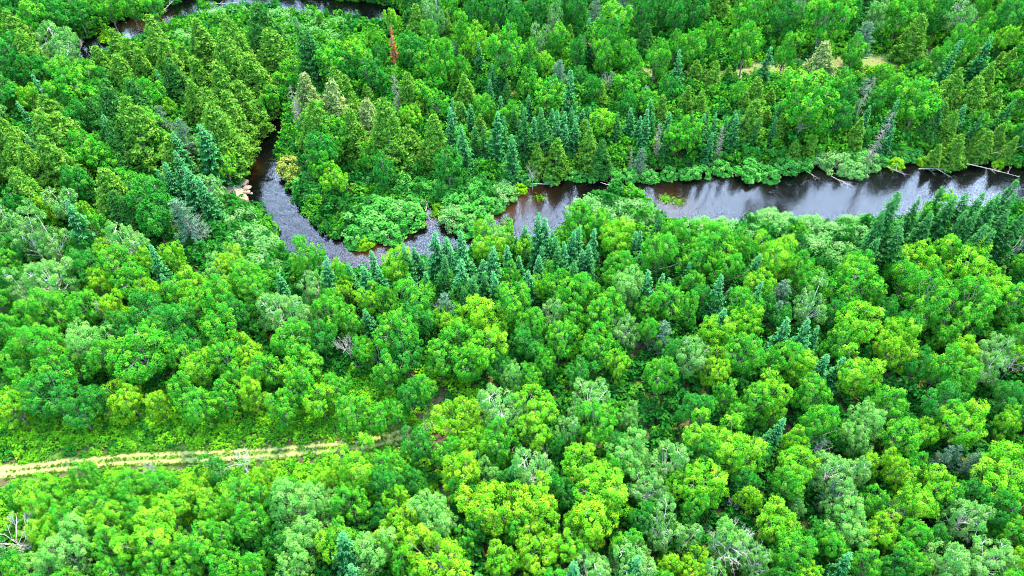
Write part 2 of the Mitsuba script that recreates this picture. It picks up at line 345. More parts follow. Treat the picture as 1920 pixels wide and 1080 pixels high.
def cedar(seed, tint, tip, R=2.1, H=9.0, ncl=300, nleaf=24, power=0.75):
    r = np.random.default_rng(seed); parts, limbs = [], []
    limbs.append(tube(np.array([[0, 0, -0.5], [0.05, 0, H * .5], [0, 0.02, H * 0.96]]), [0.2, 0.11, 0.02], 6))
    lob = r.uniform(0, 6.28, 5)
    for k in range(ncl):
        t = 1 - math.sqrt(r.random()) if r.random() < .55 else r.random(); t = min(0.03 + t * 0.97, 0.99); a = r.uniform(0, 6.2832)
        rr = R * (1 - t) ** power * (0.7 + 0.3 * min(1, t / 0.18)) * (1 + 0.16 * math.sin(3 * a + lob[0] + 5 * t) + 0.12 * math.sin(5 * a + lob[1] - 9 * t)) + 0.05
        rr *= r.uniform(0.66, 1.06); o = np.array([math.cos(a), math.sin(a), 0.0]); side = np.array([-o[1], o[0], 0])
        c = o * rr + np.array([0, 0, t * H]); ax = unit(o * (0.75 * (1 - t) + .1) + np.array([0, 0, 0.75]) + side * r.normal(0, .2))
        q = int(nleaf * r.uniform(.7, 1.2)); u = r.uniform(-.55, .5, q); w = r.normal(0, 0.17, q) * (1 - u)
        P = c + ax * u[:, None] * 0.85 + side * w[:, None] + np.cross(ax, side) * r.normal(0, .13, (q, 1))
        N = o * 0.65 + np.array([0, 0, .4]) + side * (w * 1.5)[:, None] + r.normal(0, .4, (q, 3))
        base = np.array(tint) * r.uniform(.8, 1.2); col = jitter(base, q, r, .22, .1)
        k2 = r.random(q) < np.clip(u + .15, 0, .6); col[k2] = .4 * col[k2] + .6 * np.array(tip)
        parts.append(leaves(P, N, r.uniform(.20, .40, q), r.uniform(.09, .15, q), col, r, along=ax + r.normal(0, .3, (q, 3)), fold=.06))
    return limbs, parts


def pine(seed, tint, tip, R=2.6, H=11.0, whorl=0.62, nb=7, tuft=26):
    r = np.random.default_rng(seed); parts, limbs = [], []
    limbs.append(tube(np.array([[0, 0, -0.5], [0.1, 0, H * .5], [0, 0.05, H * 0.98]]), [0.2, 0.12, 0.025], 6))
    z = H * 0.15
    while z < H * .97:
        t = z / H; rr = R * (1 - t) ** .7 * min(1, .55 + t * 2) + .15
        for k in range(nb):
            a = r.uniform(0, 6.28); L = rr * r.uniform(.65, 1.1); o = np.array([math.cos(a), math.sin(a), 0]); e = o * L + [0, 0, z + L * r.uniform(.0, .4)]
            limbs.append(tube(bezier(np.array([0, 0, z]), o * L * .6 + [0, 0, z - .05], e, 4), np.linspace(.035, .012, 4), 4))
            for s in np.arange(.35, 1.01, .22 / max(L, .4)):
                c = o * L * s + [0, 0, z + (e[2] - z) * s ** 2]; q = int(tuft * .5); v = rdir(q, r); v[:, 2] = np.abs(v[:, 2]) * .8
                parts.append(leaves(c + v * .2, np.cross(v, r.normal(size=(q, 3))) + [0, 0, .4], .36, .075, np.where((r.random((q, 1)) < .3), jitter(tip, q, r), jitter(tint, q, r)), r, along=v, fold=.03))
        z += whorl * r.uniform(.8, 1.2)
    return limbs, parts


def bush(seed, tint, tip, R=1.7, H=2.6, ncl=46, nleaf=46, leaf=0.2, asp=0.5):
    r = np.random.default_rng(seed); parts, limbs = [], []
    for k in range(9):
        a = r.uniform(0, 6.28); e = np.array([math.cos(a) * R * .75, math.sin(a) * R * .75, H * r.uniform(.6, .85)]) * r.uniform(.5, 1, 1)
        limbs.append(tube(bezier(np.array([r.normal(0, .1), r.normal(0, .1), -.3]), e * [.25, .25, .7], e, 4), np.linspace(.04, .012, 4), 4))
    for k in range(ncl):
        d = rdir(1, r)[0]; d[2] = abs(d[2]) - .15 * r.random(); c = d * np.array([R * .82, R * .82, H * .78]) * r.uniform(.75, 1.1); c[2] = max(c[2], .1)
        o = unit(d + [0, 0, .5]); cr = r.uniform(.3, .55); q = int(nleaf * r.uniform(.7, 1.3))
        v = rdir(q, r); s = v @ o; v = np.where((s < -.3)[:, None], v - 2 * s[:, None] * o, v)
        P = c + v * cr * r.uniform(.3, 1, (q, 1)) ** .6 + o * (.35 * cr * np.clip(v @ o, 0, 1))[:, None]
        base = np.array(tint) * r.uniform(.85, 1.15); base = base * .5 + np.array(tip) * .5 if r.random() < .3 else base
        parts.append(leaves(P, v * .5 + o * .4 + [0, 0, .4] + r.normal(0, .45, (q, 3)), leaf * r.uniform(.7, 1.3, q), leaf * asp * r.uniform(.8, 1.2, q), jitter(base, q, r), r))
    return limbs, parts


def bare_tree(seed, H=8.0, spread=0.75, depth=4, trunk_r=0.13):
    """trunk, list of main branches (each with its twigs)"""
    r = np.random.default_rng(seed); branches = []

    def grow(p, d, L, rad, lev, out):
        e = p + d * L; m = (p + e) / 2 + r.normal(0, .07, 3) * L
        out.append(tube(bezier(p, m, e, 4), np.linspace(rad, rad * .55, 4), 5 if lev < 2 else 3))
        if lev >= depth: return
        for _ in range(r.integers(2, 5)):
            t = r.uniform(.35, 1); s = p + (e - p) * t
            grow(s, unit(d + rdir(1, r)[0] * spread + [0, 0, .12]), L * r.uniform(.45, .72), rad * .55, lev + 1, out)
    tp = np.array([[0, 0, -.4], [r.normal(0, .2), r.normal(0, .2), H * .3], [r.normal(0, .3), r.normal(0, .3), H * .62]])
    trunk = [tube(bezier(*tp, 6), np.linspace(trunk_r, trunk_r * .55, 6), 6)]
    for k in range(7):
        t = r.uniform(.45, 1.0); s = bezier(*tp, 21)[int(t * 20)]; a = k * 2.4 + r.uniform(-.4, .4); out = []
        grow(s, unit(np.array([math.cos(a) * spread, math.sin(a) * spread, r.uniform(.5, 1.2)])), H * r.uniform(.2, .34), trunk_r * .5, 1, out)
        branches.append(out)
    return trunk, branches


def dead_conifer(seed, H=9.0, R=1.2):
    r = np.random.default_rng(seed)
    trunk = [tube(np.array([[0, 0, -.5], [.05, 0, H * .5], [0, .03, H]]), [.13, .08, .015], 6)]; out = []
    for k in range(130):
        t = r.uniform(.12, .97); a = r.uniform(0, 6.28); L = R * (1 - t) ** .6 * r.uniform(.5, 1.15); o = np.array([math.cos(a), math.sin(a), 0]); b = np.array([0, 0, t * H]); e = b + o * L - [0, 0, L * r.uniform(.1, .5)]
        out.append(tube(bezier(b, b + o * L * .5 + [0, 0, .04], e, 4), np.linspace(.028, .01, 4), 3))
        for _ in range(3):
            s = b + (e - b) * r.uniform(.4, 1); out.append(tube(np.array([s, s + rdir(1, r)[0] * [.3, .3, .15] + o * .12]), [.012, .006], 3))
    return trunk, out


# ------------------------------------------------------------------ tints and model library
GREEN = dict(
    g=((0.026, 0.200, 0.014), (0.120, 0.330, 0.020), .3), d=((0.017, 0.150, 0.018), (0.055, 0.230, 0.022), .22), l=((0.052, 0.260, 0.012), (0.190, 0.390, 0.022), .4),
    y=((0.066, 0.265, 0.010), (0.225, 0.390, 0.020), .42), s=((0.052, 0.205, 0.036), (0.155, 0.325, 0.085), .35), p=((0.058, 0.245, 0.038), (0.165, 0.340, 0.075), .4))
models = {}


def model(key, limbs, parts, bark='mat_bark'):
    lv = join(limbs); cv = join(parts)
    models[key] = {'trunk': mikit.ply((lv[0], lv[1]), bark, smooth=False), 'crown': mikit.ply((cv[0], cv[1]), 'mat_leaf', color=cv[2])}
    scene['model_' + key] = {'type': 'shapegroup', **models[key]}


for ti, (k, (a, b, c)) in enumerate(GREEN.items()):
    for v in range(3 if k in 'gl' else 2):
        airy = k in 's'
        model(f'near_{k}{v}', *broadleaf(100 + 10 * ti + v, a, b, c, leaf=(.19 if k in 'sp' else .22), nlobe=[14, 17, 12][v], per=20, nleaf=int(80 * (1.25 if k in 'sp' else 1)), airy=.7 if airy else 0), bark='mat_pale_bark' if k in 's' else 'mat_bark')
        model(f'far_{k}{v}', *broadleaf(300 + 10 * ti + v, a, b, c, leaf=.35, nlobe=[14, 17, 12][v], per=18, nleaf=44, airy=.5 if airy else 0), bark='mat_pale_bark' if k in 's' else 'mat_bark')
CONE = dict(S=((0.009, 0.070, 0.017), (0.050, 0.210, 0.060)), D=((0.010, 0.068, 0.014), (0.038, 0.155, 0.032)))
for k, (a, b) in CONE.items():
    for v in range(3): model(f'{k}{v}', *spruce(500 + v + 10 * (k == 'D'), a, b, R=[1.9, 1.7, 2.1][v], dens=[1, 1.1, .95][v]))
CED = dict(C=((0.042, 0.158, 0.016), (0.155, 0.280, 0.030)), K=((0.020, 0.110, 0.018), (0.070, 0.190, 0.030)), T=((0.100, 0.180, 0.045), (0.290, 0.320, 0.120)))
for k, (a, b) in CED.items():
    for v in range(3 if k == 'C' else 2): model(f'{k}{v}', *cedar(540 + v + 7 * ord(k), a, b, R=[2.1, 2.3, 1.9][v], power=[.98, .82, 1.1][v], ncl=330, nleaf=36))
for v in range(2): model(f'P{v}', *pine(600 + v, (0.050, 0.135, 0.075), (0.120, 0.230, 0.150)))
BUSH = dict(W=((0.075, 0.235, 0.060), (0.165, 0.330, 0.120)), B=((0.036, 0.210, 0.030), (0.110, 0.310, 0.070)), L=((0.090, 0.260, 0.008), (0.200, 0.340, 0.015)), O=((0.14, 0.20, 0.035), (0.28, 0.29, 0.07)))
for k, (a, b) in BUSH.items():
    for v in range(2): model(f'{k}{v}', *bush(620 + v + 5 * ord(k), a, b, leaf=.20 if k == 'W' else .23, asp=.5 if k == 'W' else .7, ncl=56, nleaf=60))
# dead reddish spruce: brown needles over a bare lower stem
model('R0', *spruce(700, (0.19, 0.060, 0.022), (0.26, 0.090, 0.038), R=1.3, H=10, bare=.38), bark='mat_deadwood')
for v in range(2):
    tr, br = dead_conifer(710 + v)
    WOOD = 'mat_grey_wood'
    scene[f'model_G{v}'] = {'type': 'shapegroup', 'trunk': mikit.ply(join(tr)[:2], WOOD), 'branches': mikit.ply(join(br)[:2], WOOD)}
for v in range(3):
    tr, br = bare_tree(720 + v, depth=5, trunk_r=.10)
    scene[f'model_X{v}'] = {'type': 'shapegroup', 'trunk': mikit.ply(join(tr)[:2], 'mat_bleached_wood'), **{'branch' + (f'_{i:03d}' if i else ''): mikit.ply(join(b)[:2], 'mat_bleached_wood') for i, b in enumerate(br)}}

# ------------------------------------------------------------------ what stands where (picture coordinates of crown centre, or of the tip for conifers, in 3x enlarged crops)
CROPS = {
 (0, 0): """C 820 70 230,C 900 230 200,C 1090 120 200,C 1290 120 240,K 1440 20 200,C 1510 110 230,C 620 150 170,C 705 200 170,C 520 245 160,C 760 290 160,C 1230 230 220,C 1390 240 220,C 1230 370 230,C 1100 310 180,K 960 330 170,C 640 310 170,C 430 340 160,C 1430 330 160,C 1240 480 200,C 1340 450 170,C 1160 500 190,C 1180 590 230,C 1270 610 150,C 1375 490 110,C 700 590 260,K 560 510 250,C 200 590 280,C 320 640 200,C 0 650 240,C 40 770 220,C 110 850 200,C 60 930 220,C 270 800 220,C 560 960 200,C 620 1000 170,C 920 740 200,K 720 480 200,C 30 60 180,C 100 200 200,K 500 560 170,C 850 160 180,C 1010 240 170,C 1300 540 120,C 1060 440 180,C 230 530 180,K 640 700 200,
S 870 390 90,S 910 890 130,S 975 890 120,S 1035 930 130,S 1100 950 140,S 895 960 100,S 130 570 110,S 150 770 110,S 540 640 130,P 980 640 170,S 1130 670 150,P 985 390 110,P 870 570 150,D 1690 130 150,D 1740 150 140,S 190 420 130,P 1150 720 170,S 985 760 120,
g 380 520 230,g 490 500 200,g 370 430 150,g 980 330 150,g 920 420 120,g 750 530 140,g 850 540 160,g 490 860 200,g 600 880 190,g 700 1020 160,g 830 1040 150,l 940 600 90,d 450 690 190,g 830 730 170,g 880 810 140,g 1490 510 120,d 1430 600 90,l 150 560 120,g 1850 350 200,d 560 470 150,s 310 180 180,s 330 300 170,s 350 385 150,d 120 340 220,d 210 390 170,d 60 40 200,g 170 110 180,d 280 60 200,d 420 40 160,g 600 20 140,g 720 10 140,g 840 5 130,s 20 320 180,d 20 520 180,g 30 230 150,g 1250 860 110,d 1180 850 150,l 1270 930 110,y 700 380 120,d 1370 630 90,g 1640 400 150,g 1560 470 130,
W 1190 80 190,W 1080 180 190,W 1010 190 170,W 1560 80 190,W 1640 130 170,W 1780 130 180,W 1850 200 180,W 1880 120 150,W 1750 80 150,W 1340 45 150,W 1850 280 150,W 1620 220 150,W 1700 260 160,W 1240 60 150,W 1600 180 150,W 1780 220 150,B 1670 660 110,g 1700 750 110,O 1645 905 190,T 1700 400 200,T 1860 480 200,C 1910 410 180,C 1760 600 200,G 1650 480 110,G 1715 860 60,g 1810 650 200,g 1860 760 200,d 1800 850 180,g 1800 930 120,B 1700 1000 150,B 1760 1050 150,L 590 160 110,X 400 190 100,X 230 270 110,G 745 430 90,X 1150 430 70""",
 (640, 0): """g 1530 170 220,g 1470 320 130,g 1600 300 120,g 900 290 230,l 760 230 150,C 400 40 150,d 400 270 170,R 283 205 78,d 205 330 100,C 580 80 100,s 530 100 140,g 610 60 120,d 740 60 130,d 850 80 140,S 930 60 55,d 1000 110 130,d 1100 60 150,s 1190 110 100,d 1330 60 130,d 1250 30 120,d 1700 60 150,d 1800 60 120,d 1890 90 140,s 1690 110 100,g 100 330 160,l 40 310 150,d 30 370 150,S 780 250 70,S 830 340 80,S 900 310 80,P 640 220 80,S 840 440 70,S 900 520 80,C 700 420 130,T 140 530 180,C 20 440 160,C 380 420 160,G 310 410 90,C 250 590 230,C 60 600 210,C 510 680 190,C 150 480 90,l 380 640 120,g 540 570 150,g 560 340 160,g 540 440 130,g 690 190 130,g 500 200 120,
S 610 555 90,S 620 620 120,S 690 700 110,S 850 640 120,S 960 720 110,D 1040 600 120,S 1090 630 90,D 1150 570 130,S 1215 640 100,S 1250 620 90,S 1320 660 90,S 1400 580 80,S 700 570 60,D 970 590 70,g 1160 530 200,g 800 610 120,g 930 650 120,l 1480 680 160,C 1210 750 135,C 1100 790 110,C 1400 725 135,C 1370 690 100,K 1480 760 130,S 1720 620 100,P 1710 500 110,S 1760 560 70,C 1820 560 110,G 1800 690 70,G 1650 780 50,P 1700 790 90,g 1880 760 140,g 1880 240 120,g 1760 330 150,g 1650 330 120,P 1240 300 140,S 1010 560 70,S 1060 530 70,S 1185 600 80,D 1280 590 80,D 1300 640 80,S 1350 600 70,D 1120 620 80,S 900 650 80,D 920 690 80,S 880 600 60,D 800 700 90,D 750 690 80,S 1440 640 70,D 1560 640 80,S 1640 600 80,S 1680 660 70,D 1760 650 80,S 1850 640 70,D 1000 690 80,S 1260 700 80,S 730 590 70,D 1850 700 80,D 1400 690 80,l 1150 360 120,C 1290 150 70,s 1120 230 110,C 1075 140 70,X 1500 440 70,C 1470 460 110,g 1600 480 140,d 1420 500 120,d 1070 390 120,g 1050 330 100,g 1720 570 130,d 1600 590 120,g 1040 470 110,d 260 650 120,C 660 560 100,C 780 650 110,d 1330 300 110,C 880 130 100,d 1330 430 110,g 430 540 130,l 300 120 90,
B 700 960 150,B 830 930 180,B 930 960 150,L 1000 1040 90,B 760 1050 160,W 900 1050 180,B 450 1030 150,B 330 1040 150,d 250 960 130,B 130 1010 150,d 600 930 150,B 550 1020 150,B 640 1020 150,B 1270 950 110,X 1080 930 80,B 1340 970 100,B 1420 980 80,B 1530 970 120,B 1630 960 120,B 1740 970 110,B 1850 960 100,B 1180 980 100,B 1060 990 100""",
 (1280, 0): """g 370 230 190,g 380 60 200,d 60 60 150,g 60 230 150,g 150 200 90,g 800 90 260,d 560 100 150,P 1060 90 150,p 1080 90 120,g 1230 80 160,g 1330 50 150,s 1560 90 150,X 1590 70 160,C 1350 110 140,g 1550 260 150,S 1750 190 110,g 1690 40 120,d 1830 110 160,g 1700 150 100,g 1880 40 140,C 1870 260 120,T 830 240 190,S 780 200 60,g 960 310 130,G 1060 400 100,P 1040 430 100,g 690 590 320,g 1340 570 260,C 1560 390 170,C 1690 440 150,C 1790 500 120,C 1820 280 90,C 1740 370 120,C 1400 410 90,C 1510 440 110,C 1650 270 100,G 1170 590 110,D 60 640 80,S 120 660 80,D 150 600 80,S 320 650 80,D 340 600 80,S 290 610 70,D 420 660 70,S 540 650 70,D 560 580 80,S 900 600 70,D 1000 560 80,S 1060 600 70,D 1500 560 90,S 1600 560 80,D 1700 600 90,D 1840 560 90,S 1200 690 70,C 90 330 100,C 190 340 120,C 270 370 80,C 510 500 80,C 370 510 100,C 410 590 140,C 430 450 120,g 300 530 100,S 200 660 80,S 250 660 60,G 240 690 70,S 180 700 80,P 360 640 90,g 50 760 150,g 20 300 90,B 1230 300 110,B 1310 310 120,s 650 30 140,d 950 60 130,d 1450 90 130,C 20 500 100,C 110 520 100,d 880 660 140,d 1080 560 130,g 1130 420 120,g 1180 500 130,g 900 470 130,d 900 560 120,g 580 300 120,B 640 350 90,
C 650 770 80,C 740 740 90,C 1010 670 110,B 1000 840 150,W 900 880 200,W 1050 870 160,W 780 860 150,W 1000 930 130,B 390 920 180,B 500 960 130,B 590 900 150,B 230 920 130,B 110 940 130,B 30 960 110,B 1230 820 150,L 1220 900 100,L 1370 890 70,B 1450 870 120,B 1540 880 90,C 1480 770 90,C 1600 720 120,C 1680 690 100,C 1740 720 100,C 1830 670 110,C 1890 730 100,B 1780 850 120,L 1800 910 60,B 1880 880 90,B 690 900 120,B 1120 880 110,B 1320 830 110,B 1660 860 110,C 560 640 110,C 480 620 90,C 1560 600 130,C 1480 530 110,g 1900 560 130,g 1890 400 120,l 1800 210 110""",
 (0, 360): """s 710 280 230,s 290 280 180,s 160 260 200,s 60 200 170,s 20 110 110,d 470 280 150,d 440 420 180,s 280 470 250,s 140 560 170,y 600 370 130,S 330 10 150,C 440 130 140,g 540 200 150,K 640 0 160,K 690 40 150,d 850 60 220,P 990 0 200,d 870 160 190,X 1090 200 110,y 240 90 110,l 480 100 100,d 130 60 160,d 60 330 150,d 60 500 150,g 40 400 130,d 560 460 150,
W 1340 120 180,W 1280 60 120,W 1400 220 190,B 1300 230 150,W 1480 280 180,W 1220 330 190,B 1130 340 150,W 1440 380 190,W 1530 420 150,B 1250 160 150,L 1000 310 120,B 1120 260 140,W 1370 310 160,W 1340 390 150,B 1180 200 130,
y 1310 420 150,l 980 370 130,l 830 390 110,g 700 420 200,g 720 510 180,g 1400 480 200,p 1210 470 150,l 1100 530 180,l 1250 560 150,y 860 580 140,y 550 540 150,y 640 660 160,g 1240 640 240,g 1450 570 200,g 1000 580 170,S 910 460 80,g 500 660 200,g 350 690 200,g 210 680 220,g 60 770 200,g 250 880 280,p 540 860 260,d 830 690 200,d 970 750 240,g 1200 790 240,g 800 920 290,g 1020 940 150,y 1420 880 170,g 1290 940 180,s 1570 670 220,s 1660 720 200,g 1620 860 200,g 1710 940 200,g 1500 1010 180,l 1690 1020 200,l 1130 990 180,y 1430 1040 130,g 1330 1050 150,S 1060 990 70,S 830 310 110,S 1570 470 100,S 1790 360 130,g 1730 400 180,y 1890 450 100,s 1780 550 150,g 1880 600 150,g 1860 700 170,X 1250 680 80,X 1820 690 80,X 680 1000 80,g 100 970 200,g 350 1020 250,g 620 970 180,d 1080 870 170,d 1330 700 170,g 1100 660 170,d 690 790 170,g 900 830 170,d 1800 820 180,G 530 610 90""",
 (640, 360): """B 100 130 220,B 250 90 220,B 370 110 200,B 70 235 140,L 120 270 90,B 260 190 170,B 180 60 200,B 400 40 160,L 440 150 60,W 320 60 170,B 150 180 170,W 620 110 180,B 740 90 190,B 700 165 150,B 860 50 120,L 550 60 90,B 650 30 180,B 780 30 150,
l 800 190 110,p 850 265 170,l 930 250 120,l 830 310 170,W 1400 60 200,W 1550 70 210,W 1680 80 180,W 1640 150 170,W 1720 140 120,W 1480 120 170,W 1350 100 120,g 1350 180 190,g 1440 200 150,l 1560 270 200,g 1560 390 200,
S 170 340 100,S 130 400 110,S 215 420 100,S 500 250 130,S 545 290 100,S 590 240 130,S 605 310 110,S 690 220 140,S 660 330 150,S 400 440 120,S 470 430 90,S 370 285 110,S 430 290 90,S 760 370 110,S 840 340 130,S 950 300 110,S 975 240 60,S 1010 330 90,S 1040 190 80,S 1015 215 70,S 1120 140 130,S 1150 160 110,S 1190 220 70,S 1285 200 110,S 1330 200 100,S 1420 200 100,S 1280 280 110,S 1135 300 80,S 1140 360 90,S 1105 370 80,S 1055 410 100,S 1200 250 80,S 1400 310 90,S 1360 320 80,D 1310 340 130,S 1655 210 90,S 1705 240 90,D 1790 130 100,S 1640 340 70,S 1680 340 80,S 1740 460 120,S 1815 450 90,S 1850 480 80,S 880 450 120,D 760 460 110,D 680 530 100,S 115 520 80,S 150 650 80,S 1420 430 40,P 580 560 180,D 560 360 120,D 720 440 120,D 820 440 110,D 1230 330 110,S 40 400 90,S 1540 120 70,
l 320 430 200,l 1040 310 120,g 940 490 140,g 1190 450 120,g 580 510 100,l 1130 530 120,g 980 620 230,g 370 650 220,l 170 620 150,g 240 620 130,g 60 720 150,g 490 560 120,g 700 600 130,y 800 700 240,l 890 750 130,l 820 870 230,g 680 820 200,l 590 720 150,y 650 780 150,g 1310 570 230,g 1200 530 190,g 1400 600 160,p 1590 560 200,g 1540 500 150,g 1500 660 200,s 1180 690 150,g 1080 760 180,d 1050 840 180,g 1230 830 200,g 1440 730 200,g 1450 870 220,l 1560 980 130,g 1800 340 250,g 1860 240 170,g 1850 620 200,g 1700 660 150,P 1830 720 150,g 1785 1050 170,g 1150 960 150,g 300 780 250,d 350 890 240,g 120 900 150,g 250 1040 150,s 230 810 130,X 210 910 80,X 530 640 70,g 560 920 200,g 700 970 180,X 40 860 120,p 950 1050 130,g 1080 1040 150,d 1350 1000 160,g 20 480 150,y 20 560 120,g 1300 720 180,d 1880 900 150,S 1890 560 80,g 1740 800 140,d 460 730 180,d 900 960 150""",
 (1280, 360): """W 530 100 190,W 620 130 190,W 440 120 160,W 730 160 190,W 850 200 210,W 960 140 170,W 1010 210 150,W 780 280 190,W 900 320 190,W 260 160 170,W 130 170 170,W 40 170 150,W 330 220 160,W 680 250 160,W 560 190 160,W 400 200 150,W 1050 120 120,
D 1240 0 170,D 1345 40 110,D 1460 0 110,D 1550 10 140,D 1150 130 140,D 1230 150 130,D 1610 0 140,D 1690 0 150,D 1760 10 140,D 1880 0 130,D 1840 110 110,D 1580 100 130,D 1700 180 140,D 1900 110 120,D 1290 200 140,D 1770 230 130,D 1120 220 130,D 1650 120 130,D 1400 100 120,D 1850 -60 120,D 1190 60 120,
g 1450 180 190,g 1450 330 190,l 1600 400 260,l 1300 390 190,g 1270 490 210,g 1400 470 150,l 530 340 250,g 170 270 230,g 300 300 150,g 250 420 180,g 100 400 170,S 60 260 70,S 410 310 100,S 30 410 70,S 215 510 110,S 280 530 60,S 420 510 110,S 225 640 110,S 240 750 70,S 600 730 130,S 720 730 130,S 775 770 90,S 825 870 120,S 910 900 120,P 550 590 130,S 700 540 60,S 785 550 80,P 590 470 140,g 960 510 270,g 710 500 180,l 1000 730 240,g 1390 640 260,l 1200 820 190,y 1180 900 190,g 1640 660 250,l 1740 560 200,g 1880 610 200,X 1550 600 110,X 1870 300 110,g 1480 790 150,y 1560 930 180,g 1450 1000 200,g 1570 1040 180,s 1750 900 160,s 1700 1010 150,X 1860 960 130,g 1880 820 150,l 1900 920 120,g 50 660 150,l 170 800 180,s 80 930 180,g 350 660 200,l 360 740 180,g 330 920 220,g 560 930 220,l 650 990 180,g 870 850 180,l 1000 1010 230,y 210 1000 180,s 720 660 180,d 870 690 140,l 430 530 170,d 1600 490 150,g 970 410 220,g 1160 410 130,D 1560 260 60,g 1060 610 140,d 1130 660 150,d 450 620 130,d 560 700 130,g 640 430 160,C 1800 420 110,d 1300 980 150,d 1250 760 150,g 60 530 130,d 120 590 140""",
 (0, 720): """l 60 150 200,d 280 110 250,d 430 190 170,y 720 100 190,y 890 150 140,g 1000 80 170,g 1130 160 190,y 1420 90 180,g 1260 110 170,l 1790 110 180,g 1570 160 190,g 1690 60 170,g 1880 60 170,g 150 60 170,d 560 130 160,
X 850 440 110,X 1350 400 190,X 1460 410 70,X 50 830 260,
l 230 690 220,g 420 730 230,g 710 580 190,y 1090 580 180,d 1200 500 150,g 910 570 190,g 590 660 180,l 250 830 210,p 400 970 270,p 250 1020 210,g 640 930 230,l 860 870 270,l 940 730 220,l 1200 690 200,d 1080 660 110,g 1380 640 230,g 1410 770 210,g 1080 930 240,g 1240 880 180,g 1300 1020 180,p 1680 690 270,p 1700 870 220,p 1850 700 170,y 1870 540 150,g 1610 560 150,y 1440 560 170,g 1780 620 150,p 1650 1030 200,g 1430 1050 190,l 1880 900 180,g 850 1040 200,g 680 1060 180,l 600 790 220,d 480 860 180,g 140 1060 180,g 500 540 150,g 350 580 140,g 760 690 170,d 1540 680 150,d 1560 900 160,g 780 790 170,g 1030 1060 170,d 80 980 170,g 100 640 140""",
 (640, 720): """y 640 170 230,s 920 120 270,l 1100 160 230,l 1080 300 190,s 1390 100 200,g 1440 240 250,p 1600 190 130,s 1260 250 150,g 860 340 220,d 420 350 180,y 640 520 260,l 720 370 150,g 580 390 150,D 765 380 90,p 830 520 130,s 1080 460 260,D 970 430 120,l 1320 450 200,l 1430 540 200,p 1600 400 240,s 1830 430 200,s 1740 590 200,l 1880 580 150,l 1470 640 290,y 860 690 290,y 1090 700 280,y 1430 790 280,l 1300 880 240,y 1080 920 230,p 500 710 240,p 540 810 200,y 340 830 200,l 320 660 150,p 180 970 250,y 580 990 330,l 900 990 200,s 1820 830 200,s 1640 1000 230,s 1400 1030 220,y 1850 1020 150,g 1600 930 180,l 80 470 250,g 250 450 200,g 60 680 190,d 250 570 180,d 220 770 120,g 1560 500 170,X 470 200 80,X 1810 860 100,g 60 180 200,g 200 200 150,g 310 170 150,X 1140 400 90,d 400 60 150,g 480 40 150,d 1550 330 150,d 1210 330 130,d 1180 570 150,g 680 900 160,d 760 820 150,g 1000 830 170,d 700 640 150,d 1700 760 150,g 20 880 190,d 950 560 130,d 400 560 140""",
 (1280, 720): """l 150 310 230,l 310 390 260,g 310 180 150,S 545 200 110,G 490 310 90,l 510 190 110,g 760 230 230,l 640 330 150,X 770 330 130,p 1020 190 180,p 990 310 150,g 1230 290 230,l 1370 300 140,l 1590 230 250,g 1150 90 210,d 1450 110 240,d 1830 90 180,l 1850 230 140,l 1800 450 290,l 1780 570 290,P 1510 340 110,P 1590 330 110,P 1670 380 120,l 620 460 210,s 830 490 210,s 970 490 150,y 1060 440 130,y 1190 490 150,l 1440 570 200,g 1320 490 150,l 1270 670 210,g 570 560 190,s 880 650 160,P 890 570 120,X 1180 710 110,s 640 710 80,p 940 790 240,y 1130 840 190,s 1600 760 210,X 1630 740 160,d 1750 710 200,d 1520 700 160,g 1330 830 190,y 1790 800 110,s 1500 980 240,s 1720 970 240,l 130 570 240,g 30 540 150,X 290 650 80,y 380 650 140,X 270 890 280,p 280 900 230,l 560 780 240,g 590 950 240,g 60 700 150,s 40 850 150,y 60 1030 180,g 860 920 180,d 760 850 160,g 1250 910 190,g 400 100 210,l 480 60 180,g 250 60 150,g 720 70 190,y 1890 1020 140,g 1850 850 170,d 440 440 140,d 350 560 130,d 120 430 170,d 1620 600 150,X 550 980 110,d 1420 850 150,g 1000 1030 170,d 1180 1020 150,l 680 1060 170,s 1540 1060 200,g 1300 1060 170""",
}
KIND = {**{k: 'broadleaf' for k in 'gdlyp'}, 's': 'poplar', 'S': 'spruce', 'D': 'spruce', 'C': 'cedar', 'K': 'cedar', 'T': 'cedar', 'P': 'pine', 'W': 'bush', 'B': 'bush', 'L': 'bush', 'O': 'bush', 'X': 'bare', 'G': 'snag', 'R': 'snag'}
rng = np.random.default_rng(77)
trees = []                      # dict(kind code, base point, crown radius, height, picture x y)


def plan(code, px, py, w):
    k = KIND[code]; z = 8.0
    for _ in range(5):
        dep = depth_at(px, py, z); D = w * dep / FPX
        if k in ('broadleaf', 'poplar'): h = float(np.clip((3.2 + D * 1.02) * (1.25 if py < 120 and px > 800 else 1), 4.5, 15)); z = 1 + h * 0.62
        elif k == 'bush': h = float(np.clip(D * .62, 1.6, 3.6)); z = 1 + h * .6
        elif k == 'bare': h = float(np.clip(3 + D * 1.1, 4.5, 13)); z = 1 + h * .72
        elif k == 'cedar': h = float(np.clip(D * 1.85, 4.5, 13)); z = 1 + h
        elif k == 'pine': h = float(np.clip(D * 2.0, 6, 15)); z = 1 + h
        elif k == 'snag': h = float(np.clip(D * 3.6, 6, 12)); z = 1 + h
        else: h = float(np.clip(D * (3.1 if py < 300 and px > 800 else 3.0), 5, 15)); z = 1 + h
    p = at(px, py, z); gz = float(ground_z(p[0], p[1]))
    return dict(code=code, kind=k, x=p[0], y=p[1], z=max(gz, 0.0) if k != 'bush' else max(gz, 0.0), D=D, h=h, px=px, py=py)


